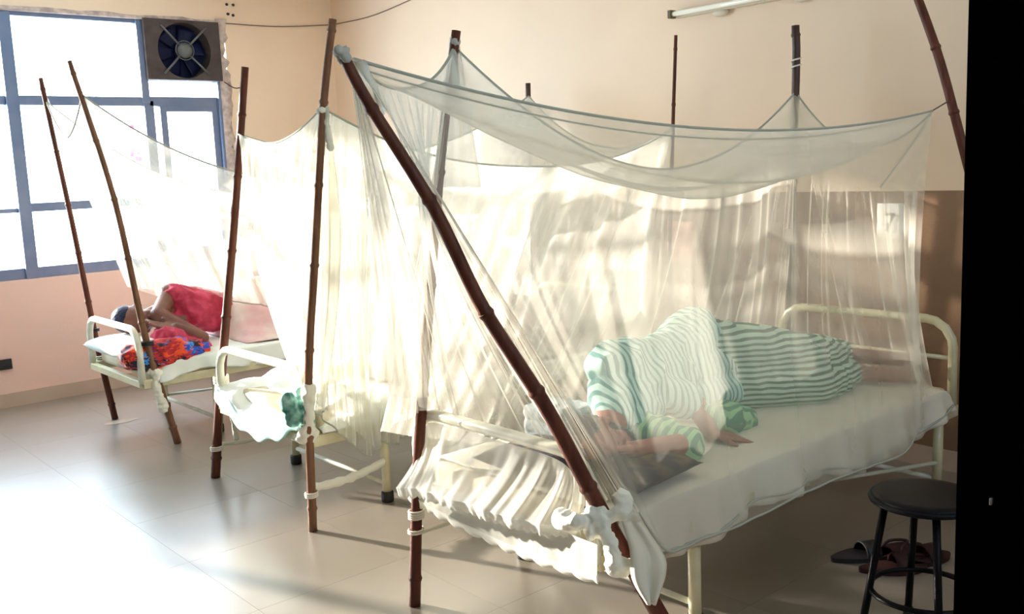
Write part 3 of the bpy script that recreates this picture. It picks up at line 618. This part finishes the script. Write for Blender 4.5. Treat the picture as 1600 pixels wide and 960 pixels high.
tm = [e3[i] for i in (0, 3, 8, 14, 22, 32, 48, 70, 95, 119)]
curtain('near_wall', tm, botM, 'net2', n2, .045, 12, -.05, 22, hem='hem')
curtain('inner_fold', [e3[0], e3[4], e3[10]], [at(492, 630, 'y', YM), at(540, 660, 'y', YM - .02), at(585, 700, 'y', YM - .03)], 'net2', n2, .03, 6, -.06, 25, n=80)
Q2 = at(466, 598, 'y', 3.98)
curtain('head_wall', e0, [Q2, at(470, 612, 'y', 3.8), at(480, 628, 'y', 3.64)], 'net2', n2, .03, 7, .05, 23)
curtain('far_wall', e2, [Q2, V((2.8, 4.5, .5)), V((3.4, 4.55, .46)), V((4.12, 4.56, .45))], 'net2', n2, .035, 9, 0, 24)
curtain('foot_wall', e1, [V((4.12, 4.56, .45)), V((4.13, 4.05, .44)), V((4.12, YM, .44))], 'net2', n2, .03, 6, 0, 26)
knot('knot', B2c + V((0, 0, -.005)), .022, 'rag', n2, [[B2c + V((.01, -.01, -.07)), B2c + V((.02, -.01, -.16))]], 8, .005)
rr = []
for i in range(24):
    t = i / 23; c = (A + V((0, 0, .03))).lerp(A + V((.02, .03, -.45)), t); w = .03 + .11 * t
    rr.append([c + RR[0] * ((j / 7 - .5) * w) + RR[2] * (.015 * math.sin(j * 2.3)) for j in range(8)])
grid('gathered_fold', rr, 'netd', n1)
rr = []
for i in range(24):
    t = i / 23; c = (B2c + V((.01, -.02, 0))).lerp(at(506, 330, 'y', 3.52), t); w = .02 + .06 * t
    rr.append([c + V(((j / 7 - .5) * w, .015 * math.sin(j * 2.1), 0)) for j in range(8)])
grid('gathered_fold', rr, 'netd', n2)
# --- net over the farthest bed
n3 = tag(empty('mosquito_net', (3.0, 5.85, 0)), 'thin white mosquito net over the farthest bed in front of the window', 'net', 'white mosquito nets')
A3 = upt(72, 158, b3a); B3c = upt(128, 148, b3b); C3 = V((4.2, 6.45, 1.62)); D3 = V((4.2, 5.3, 1.60))
e0 = edge(A3, B3c, .22, p=1.6); e1 = edge(C3, D3, .1); e2 = edge(A3, C3, .42, p=2.2); e3 = edge(B3c, D3, .34, p=2.4)
canopy('canopy', e0, e1, e2, e3, 'net', n3, .06, seed=9)
for e in (e0, e1, e2, e3): hemcord(e, n3, .005)
for P0, w0_ in ((A3, .10), (B3c, .12)):
    rr = []
    for i in range(20):
        t = i / 19; c = (P0 + V((0, 0, .02))).lerp(P0 + V((.06, -.03, -.30)), t); w = .02 + w0_ * t
        rr.append([c + RR[0] * ((j / 7 - .5) * w) + RR[2] * (.012 * math.sin(j * 2.3)) for j in range(8)])
    grid('gathered_fold', rr, 'netd', n3)
QA = at(200, 448, 'y', 6.15); QB = at(300, 462, 'y', 5.95)
curtain('head_wall', e0, [QA, QA.lerp(QB, .5), QB], 'net', n3, .03, 6, 0, 31)
curtain('near_wall', e3, [QB, V((2.9, 5.55, .66)), V((3.4, 5.36, .48)), V((4.1, 5.35, .45))], 'net', n3, .03, 9, 0, 32, hem='hem')
curtain('far_wall', e2, [QA, V((2.9, 6.3, .52)), V((3.5, 6.32, .46)), V((4.1, 6.32, .45))], 'net', n3, .03, 9, 0, 33)
curtain('foot_wall', e1, [V((4.1, 6.32, .45)), V((4.12, 5.8, .45)), V((4.1, 5.35, .45))], 'net', n3, .03, 5, 0, 34)
for P, y in ((C3, 6.6), (D3, 5.2)): tube('corner_string', [P, V((XB, y, 1.72))], .002, 'string', n3, 5)
tube('corner_string', cat([upt(350, 128, b2a) , upt(368, 138, b2a), upt(384, 133, b2a)], 8), .003, 'wire', POLES['2a'][1], 5)
# ------------------------------------------------------------------ people
def frame_head(bm, c, f, u, s=1.0, beard=False):
    """skull, jaw, nose, brow, ears, lips, neck start; f = facing, u = crown direction"""
    f = V(f).normalized(); u = V(u); u = (u - f * u.dot(f)).normalized(); r = f.cross(u); R = Matrix((r, f, u)).transposed(); c = V(c)
    P = lambda x, y, z: c + (r * x + f * y + u * z) * s
    blob_bm(bm, P(0, -.012, .03), (.076 * s, .094 * s, .085 * s), R)
    blob_bm(bm, P(0, .022, -.035), (.058 * s, .066 * s, .075 * s), R)
    blob_bm(bm, P(0, .050, -.085), (.026 * s, .028 * s, .022 * s), R)
    blob_bm(bm, P(0, .060, .022), (.052 * s, .026 * s, .016 * s), R)
    capsule(bm, P(0, .082, .012), P(0, .106, -.026), .008 * s, .014 * s); blob_bm(bm, P(.013, .090, -.03), (.010 * s,) * 3, seg=10); blob_bm(bm, P(-.013, .090, -.03), (.010 * s,) * 3, seg=10)
    for q in (-1, 1):
        blob_bm(bm, P(q * .030, .072, .002), (.014 * s, .010 * s, .009 * s), R, 10); blob_bm(bm, P(q * .044, .050, -.025), (.024 * s, .026 * s, .022 * s), R, 12)
        blob_bm(bm, P(q * .078, -.012, -.008), (.010 * s, .020 * s, .032 * s), R, 12)
    blob_bm(bm, P(0, .083, -.056), (.024 * s, .011 * s, .007 * s), R, 10); blob_bm(bm, P(0, .080, -.068), (.022 * s, .011 * s, .008 * s), R, 10)
    return P, R
def hand(bm, w, d, pn, th, s=1.0, curl=.5):
    """w wrist, d finger direction, pn palm normal, th thumb side"""
    d = V(d).normalized(); pn = V(pn); pn = (pn - d * pn.dot(d)).normalized(); sd_ = d.cross(pn)
    if sd_.dot(V(th)) < 0: sd_ = -sd_
    w = V(w)
    for k in range(4):
        o = (k - 1.5) * -.019 * s; b = w + sd_ * o * .7; m_ = w + d * .085 * s + sd_ * o; capsule(bm, b, m_, .014 * s, .0115 * s, 10)
        L = (.040, .045, .042, .032)[k] * s; p = m_; dd = d.copy()
        for q in range(3): dd = (dd + pn * curl * (.35 + .12 * k) * .8).normalized(); nx = p + dd * L * (1, .7, .5)[q]; capsule(bm, p, nx, .0095 * s - .0006 * q, .009 * s - .0008 * q, 8); p = nx
    p = w + sd_ * .022 * s + d * .02 * s; q = p + (sd_ * .8 + d * .7 + pn * .2).normalized() * .042 * s; capsule(bm, p, q, .014 * s, .0115 * s, 8); r = q + (d + pn * .3 + sd_ * .2).normalized() * .032 * s; capsule(bm, q, r, .011 * s, .009 * s, 8)
def limb(bm, pts, rs):
    for i in range(len(pts) - 1): capsule(bm, pts[i], pts[i + 1], rs[i], rs[i + 1])
# ---- patient on the nearest bed: on his right side, facing the camera, knees a little bent
p1 = tag(empty('person', (3.0, 2.3, .5)), 'person in teal striped pyjamas lying asleep on their side on the nearest bed', 'person')
hc = at(938, 694, 'y', 2.11); print('head', hc)
neck = hc + V((.10, .05, .02))
shL = V((2.41, 2.24, .60)); shU = V((2.43, 2.31, .79)); chest = V((2.58, 2.33, .69)); waist = V((2.83, 2.38, .67)); pel = V((3.07, 2.40, .67)); hipU = V((3.05, 2.42, .75)); hipL = V((3.08, 2.40, .60))
el = at(1087, 634, 'y', 2.20); wr = at(1112, 690, 'y', 2.07); wr.z = max(wr.z, .53)
ell = at(1075, 694, 'y', 2.02); ell.z = .545; wrl = at(985, 705, 'y', 1.99); wrl.z = .605
kU = V((3.46, 2.16, .68)); kL = V((3.44, 2.12, .575)); aU = V((3.86, 2.24, .61)); aL = V((3.80, 2.16, .545)); 
bm = bmesh.new()
P, R = frame_head(bm, hc, (.10, -.93, -.25), (-.9, -.08, .12))
limb(bm, [hc + V((.05, .03, 0)), neck, (shL + shU) / 2], [.055, .055, .075])
limb(bm, [shL, chest, waist, pel], [.09, .125, .115, .13]); limb(bm, [shU, chest], [.07, .12]); limb(bm, [hipU, hipL], [.11, .11])
limb(bm, [shU, el, wr], [.055, .042, .027]); limb(bm, [shL, ell, wrl], [.052, .04, .026])
limb(bm, [hipU, kU, aU], [.085, .058, .036]); limb(bm, [hipL, kL, aL], [.085, .058, .036])
hand(bm, wr, (.80, -.55, -.22), (0, 0, -1), (-.3, -1, 0), 1.0, .35)
hand(bm, wrl, (-.75, .1, .12), (0, .3, 1), (0, 1, .2), 1.0, .5)
for a, t in ((aU, V((4.0, 2.06, .59))), (aL, V((3.95, 1.98, .53)))):
    blob_bm(bm, a + V((.02, .02, 0)), (.036, .036, .034)); 
    capsule(bm, a, t, .036, .030); dd = (t - a).normalized()
    for k in range(5): q = t + V((0, 0, (k - 2) * .012)); capsule(bm, q - dd * .01, q + dd * (.034 - .004 * k), .011 - .001 * k, .009 - .001 * k, 8)
fuse('body', bm, 'skin', p1, .0055, 3)
bm = bmesh.new(); blob_bm(bm, P(0, -.034, .046), (.083, .088, .084), R); blob_bm(bm, P(0, -.052, -.005), (.076, .062, .07), R); fuse('hair', bm, 'hair', p1, .006, 2, .004, 60)
bm = bmesh.new(); blob_bm(bm, P(0, .045, -.075), (.045, .045, .035), R); blob_bm(bm, P(0, .078, -.047), (.028, .014, .006), R, 10)
for q in (-1, 1): capsule(bm, P(q * .062, 0, -.03), P(q * .038, .04, -.07), .013, .02)
fuse('beard', bm, 'hair', p1, .005, 2, .003, 70)
bm = bmesh.new()
for q in (-1, 1): capsule(bm, P(q * .018, .086, .021), P(q * .044, .074, .020), .0045, .003, 8)
fuse('eyebrows', bm, 'hair', p1, .002, 1)
bm = bmesh.new()
limb(bm, [shL + V((.02, 0, 0)), chest, waist, pel], [.105, .145, .135, .15]); limb(bm, [shU + V((.02, 0, 0)), chest], [.088, .14]); limb(bm, [hipU + V((0, 0, -.01)), hipL], [.14, .13])
limb(bm, [chest + V((0, .02, .05)), waist + V((0, .0, .05)), hipU + V((0, 0, .03))], [.12, .12, .13])
limb(bm, [shU, shU.lerp(el, .86)], [.078, .066]); limb(bm, [neck.lerp((shL + shU) / 2, .35), (shL + shU) / 2], [.066, .09])
limb(bm, [waist + V((0, -.10, -.07)), pel + V((.0, -.13, -.08))], [.07, .06])
fuse('shirt', bm, 'shirt', p1, .008, 4, .012, 11)
bm = bmesh.new(); limb(bm, [shL, shL.lerp(ell, .6), ell], [.072, .066, .056]); fuse('sleeve', bm, 'shirtg', p1, .006, 3, .010, 16)['label'] = 'green striped lower sleeve'
bm = bmesh.new()
limb(bm, [pel, hipU, kU, kU.lerp(aU, .85)], [.14, .125, .088, .070]); limb(bm, [pel, hipL, kL, kL.lerp(aL, .85)], [.14, .115, .088, .068])
fuse('trousers', bm, 'trous', p1, .008, 4, .012, 12)
# rumpled end of shirt lying in front of the belly
bm = bmesh.new()
q = at(1135, 655, 'y', 2.12)
limb(bm, [q + V((-.08, 0, .02)), q, q + V((.14, .02, -.04))], [.05, .065, .05]); fuse('shirt_front', bm, 'shirtg', p1, .007, 3, .014, 14)['label'] = 'loose green striped shirt front bunched on the mattress'
# lace cloth behind the legs
bm = bmesh.new()
for i in range(14): blob_bm(bm, V((3.10 + i * .045, 2.60 + .03 * math.sin(i * 2), .55 + .03 * math.sin(i * 1.3))), (.05, .045, .04), seg=10)
tag(fuse('lace_cloth', bm, 'sheet', None, .007, 2, .014, 24), 'crumpled off white lace cloth behind the striped patient legs', 'cloth')
def pillow(name, c, sx, sy, sz, m, label, rz=0, cat_='pillow', tilt=0, flat=.5):
    bm = bmesh.new(); n = 26; top = []; 
    for s_ in (1, -1):
        G = []
        for i in range(n + 1):
            r_ = []
            for j in range(n + 1):
                x, y = i / n * 2 - 1, j / n * 2 - 1; h = max(0, (1 - abs(x) ** 3.2)) ** .5 * max(0, (1 - abs(y) ** 3.2)) ** .5
                pin = 1 - .06 * (abs(x) < .9) * (1 - abs(y)) * 0
                p = V((x * sx * (1 - .05 * (1 - y * y)), y * sy * (1 - .05 * (1 - x * x)), s_ * h * sz + .006 * noise.noise(V((x * 3, y * 3, s_ * 2 + sx))) * h))
                r_.append(bm.verts.new(Matrix.Rotation(rz, 3, 'Z') @ Matrix.Rotation(tilt, 3, 'X') @ p + V(c)))
            G.append(r_)
        for i in range(n):
            for j in range(n):
                f = (G[i][j], G[i + 1][j], G[i + 1][j + 1], G[i][j + 1]); bm.faces.new(f if s_ > 0 else f[::-1])
    bmesh.ops.remove_doubles(bm, verts=bm.verts, dist=.0008)
    return tag(from_bm(name, bm, m, smooth=True), label, cat_)
pillow('pillow', (2.17, 2.18, .535), .20, .33, .05, 'pillowdark', 'dark patterned pillow under the head of the striped patient', .1)
bm = bmesh.new(); q = at(885, 664, 'y', 2.38)
for i in range(3): bx(bm, q + V((-.10, -.09, -.075 + i * .05)), q + V((.12 - .02 * i, .12, -.025 + i * .05)), .018)
tag(fuse('folded_towel', bm, 'towel', None, .006, 4, .006, 14), 'grey blue folded towel behind the head of the striped patient', 'towel')
# ---- patient on the farthest bed
p3 = tag(empty('person', (2.5, 5.85, .5)), 'person in crimson clothes lying on their side on the farthest bed, arm bent', 'person')
h3 = at(213, 500, 'y', 5.90)
print('h3', h3)
s3L = V((2.30, 5.90, .62)); s3U = V((2.30, 5.94, .80)); ch3 = V((2.42, 5.92, .70)); w3_ = V((2.62, 5.92, .64)); pe3 = V((2.82, 5.92, .63))
e3_ = at(316, 528, 'y', 5.60); wr3 = at(262, 500, 'y', 5.72)
bm = bmesh.new(); P, R = frame_head(bm, h3, (.55, -.75, -.25), (-.85, -.25, .12), 1.13)
limb(bm, [h3 + V((.06, .02, 0)), (s3L + s3U) / 2], [.052, .07]); limb(bm, [s3L, ch3, w3_, pe3], [.08, .11, .10, .12]); limb(bm, [s3U, ch3], [.065, .11])
limb(bm, [at(248, 492, 'y', 5.80), e3_], [.05, .04]); limb(bm, [s3U, at(248, 492, 'y', 5.80)], [.055, .05]); limb(bm, [e3_, at(275, 512, 'y', 5.66)], [.042, .03])
hand(bm, at(275, 512, 'y', 5.66), (-.8, .25, .2), (0, -.4, 1), (0, 1, .4), 1, .3)
u2 = at(275, 478, 'y', 5.90); limb(bm, [s3U, u2, at(292, 474, 'y', 5.88)], [.045, .033, .026]); hand(bm, at(292, 474, 'y', 5.88), (.8, -.2, -.35), (0, -.3, -1), (0, -1, .2), 1, .3)
limb(bm, [pe3, V((3.2, 5.78, .59)), V((3.55, 5.83, .56)), V((3.75, 5.78, .55))], [.10, .065, .04, .03])
fuse('body', bm, 'skind', p3, .006, 3)
bm = bmesh.new(); blob_bm(bm, P(0, -.030, .045), (.082, .090, .084), R); blob_bm(bm, P(0, -.05, -.005), (.076, .062, .07), R); fuse('hair', bm, 'hairg', p3, .006, 2, .002, 60)
bm = bmesh.new(); limb(bm, [s3L + V((.03, -.0, 0)), ch3, w3_, pe3], [.095, .13, .12, .14]); limb(bm, [s3U + V((.03, -.02, -.01)), ch3 + V((0, -.02, 0))], [.075, .13]); fuse('blouse', bm, 'red', p3, .008, 3, .02, 13)
bl = empty('covering', (2.6, 5.6, .5)); bpy.data.objects.remove(bl)
bm = bmesh.new(); limb(bm, [at(255, 530, 'y', 5.64), at(300, 535, 'y', 5.62), at(322, 548, 'y', 5.6)], [.07, .06, .045]); fuse('shawl', bm, 'red', p3, .007, 3, .016, 18)
# patterned cloth bundle
bm = bmesh.new()
limb(bm, [at(205, 560, 'y', 5.50), at(240, 558, 'y', 5.48), at(280, 552, 'y', 5.48), at(316, 548, 'y', 5.5)], [.072, .085, .085, .05])
tag(fuse('printed_cloth_bundle', bm, 'print_', None, .007, 3, .018, 14), 'red, orange and blue printed cloth bundle in front of the farthest patient', 'cloth')
q = at(195, 545, 'y', 5.82); pillow('pillow', (q.x + .0, 5.80, .545), .15, .28, .055, 'sheetw', 'white pillow at the head of the farthest bed', .05)
def mound(name, fn, x0, x1, y0, y1, m, label, base=.50, n=70, cat_='blanket', seed=0):
    rows = []
    for i in range(n + 1):
        row = []
        for j in range(n + 1):
            x = x0 + (x1 - x0) * i / n; y = y0 + (y1 - y0) * j / n; ex = min(1, min(i, n - i) / 4, min(j, n - j) / 4)
            h = fn(x, y) + .012 * noise.noise(V((x * 7, y * 7, seed))) + .012 * (1 - 2 * abs(noise.noise(V((x * 5, y * 9, seed + 3)))))
            row.append(V((x, y, base + max(.004, h * ex + .004))))
        rows.append(row)
    return tag(grid(name, rows, m, None, .006), label, cat_)
g = lambda x, y, cx, cy, sx, sy, h: h * math.exp(-((x - cx) / sx) ** 2 - ((y - cy) / sy) ** 2)
mound('blanket', lambda x, y: g(x, y, 3.55, 4.0, .30, .17, .22) + g(x, y, 3.1, 4.0, .35, .16, .24) + g(x, y, 2.75, 3.95, .2, .2, .20) + g(x, y, 3.85, 4.0, .14, .14, .2), 2.5, 4.03, B2[0] + .03, B2[1] - .03, 'greyb', 'grey green blanket humped over a sleeper on the middle bed')
mound('blanket', lambda x, y: g(x, y, 2.85, 5.90, .32, .22, .30) + g(x, y, 3.35, 5.8, .42, .17, .22), 2.56, 4.0, B3[0] + .03, B3[1] - .03, 'pink', 'pale pink blanket over the legs of the patient in crimson')
# ------------------------------------------------------------------ black door, stool, slippers
D0 = V((.92, .40, 0))
dr = tag(empty('door_1', (.97, -.05, 0)), kind='structure')
e = at(1512, 0, 'y', .42); 
xd = CAM.x + ray(1507, 231).x * (.9 / ray(1507, 231).x)
bm = bmesh.new()
E = CAM + ray(1507, 231) * (.9 / ray(1507, 231).x)
bx(bm, (.90, E.y - 1.0, 0.002), (.95, E.y, 2.15), .002); from_bm('leaf', bm, 'blackp', dr)
q = at(1550, 783, 'x', .9); box('latch', q + V((-.004, -.0013, -.0035)), q + V((.0, .0013, .0035)), 'chrome', dr, .001)
st = tag(empty('stool', (2.72, 1.30, 0)), 'round black metal stool with ring footrest beside the nearest bed, at the door', 'stool')
sc = V((2.735, 1.305, 0)); R0 = .155
bm = bmesh.new(); tube_bm(bm, [sc + V((0, 0, z)) for z in (.452, .455, .468, .476, .48)], [.10, R0 - .006, R0, R0 - .004, R0 - .03], 40); from_bm('seat', bm, 'blackm', st, True)
tube('seat_rim', [sc + V((R0 * math.cos(a), R0 * math.sin(a), .462)) for a in [2 * math.pi * i / 40 for i in range(40)]], .009, 'blackm', st, 8, True)
for a in (math.radians(130), math.radians(220), math.radians(310), math.radians(40)):
    d = V((math.cos(a), math.sin(a), 0)); tube('leg', [sc + d * .115 + V((0, 0, .455)), sc + d * .185 + V((0, 0, .012))], .0115, 'blackm', st, 12)
    tube('rubber_tip', [sc + d * .183 + V((0, 0, .03)), sc + d * .187], .015, 'rubber', st, 10)
tube('foot_ring', [sc + V((.155 * math.cos(a), .155 * math.sin(a), .17)) for a in [2 * math.pi * i / 40 for i in range(40)]], .009, 'blackm', st, 8, True)
def slipper(px, py, rz, m, label, strap='v', L=.25):
    c = at(px, py, 'z', 0); o = tag(empty('slipper', (c.x, c.y, 0)), label, 'slipper', 'slippers under the nearest bed')
    bm = bmesh.new(); up_ = []; dn = []; K = 28; Rz = Matrix.Rotation(rz, 3, 'Z')
    for i in range(K):
        a = 2 * math.pi * i / K; x = L / 2 * math.cos(a); w = .046 + .008 * math.cos(a) - .008 * math.cos(2 * a); y = w * math.sin(a)
        up_.append(bm.verts.new(Rz @ V((x, y, .018)) + V((c.x, c.y, 0)))); dn.append(bm.verts.new(Rz @ V((x * .98, y * .96, 0.0)) + V((c.x, c.y, 0))))
    bm.faces.new(up_); bm.faces.new(dn[::-1])
    for i in range(K): bm.faces.new((dn[i], dn[(i + 1) % K], up_[(i + 1) % K], up_[i]))
    from_bm('sole', bm, m, o)
    def arc(x0, x1, h): 
        rows = []
        for i in range(13): t = i / 12; y = .048 * math.cos(math.pi * t); z = .014 + h * math.sin(math.pi * t); rows.append([Rz @ V((x0 + (x1 - x0) * j / 3, y, z)) + V((c.x, c.y, 0)) for j in range(4)])
        grid('strap', rows, m, o, .004)
    if strap == 'v':
        for s_ in (-1, 1): tube('strap', [Rz @ p + V((c.x, c.y, 0)) for p in cat([(.07, 0, .018), (.055, s_ * .008, .04), (.0, s_ * .035, .04), (-.03, s_ * .044, .015)], 10)], .006, m, o, 8)
    else: arc(-.0, .06, .045)
    return o
slipper(1345, 872, -.5, 'slipb', 'black strap sandal lying leftmost of the slippers under the nearest bed', 'b')
slipper(1400, 866, -.3, 'slip', 'dark maroon slipper farther back under the nearest bed', 'v')
slipper(1395, 892, -.7, 'slip', 'maroon slipper in the middle, partly behind the stool leg', 'b')
slipper(1440, 878, -.4, 'slip', 'dark maroon slipper seen inside the stool legs', 'b')
# small damp ring on the floor beside the farthest bed pole
q = at(185, 660, 'z', 0); bm = bmesh.new()
bmesh.ops.create_circle(bm, cap_ends=True, radius=.11, segments=24, matrix=Matrix.Translation((q.x + .02, q.y, .0015)) @ Matrix.Diagonal((1, .45, 1, 1)))
tag(from_bm('floor_stain', bm, 'skirt'), 'pale round stain on the floor at the foot of the farthest pole', 'stain')
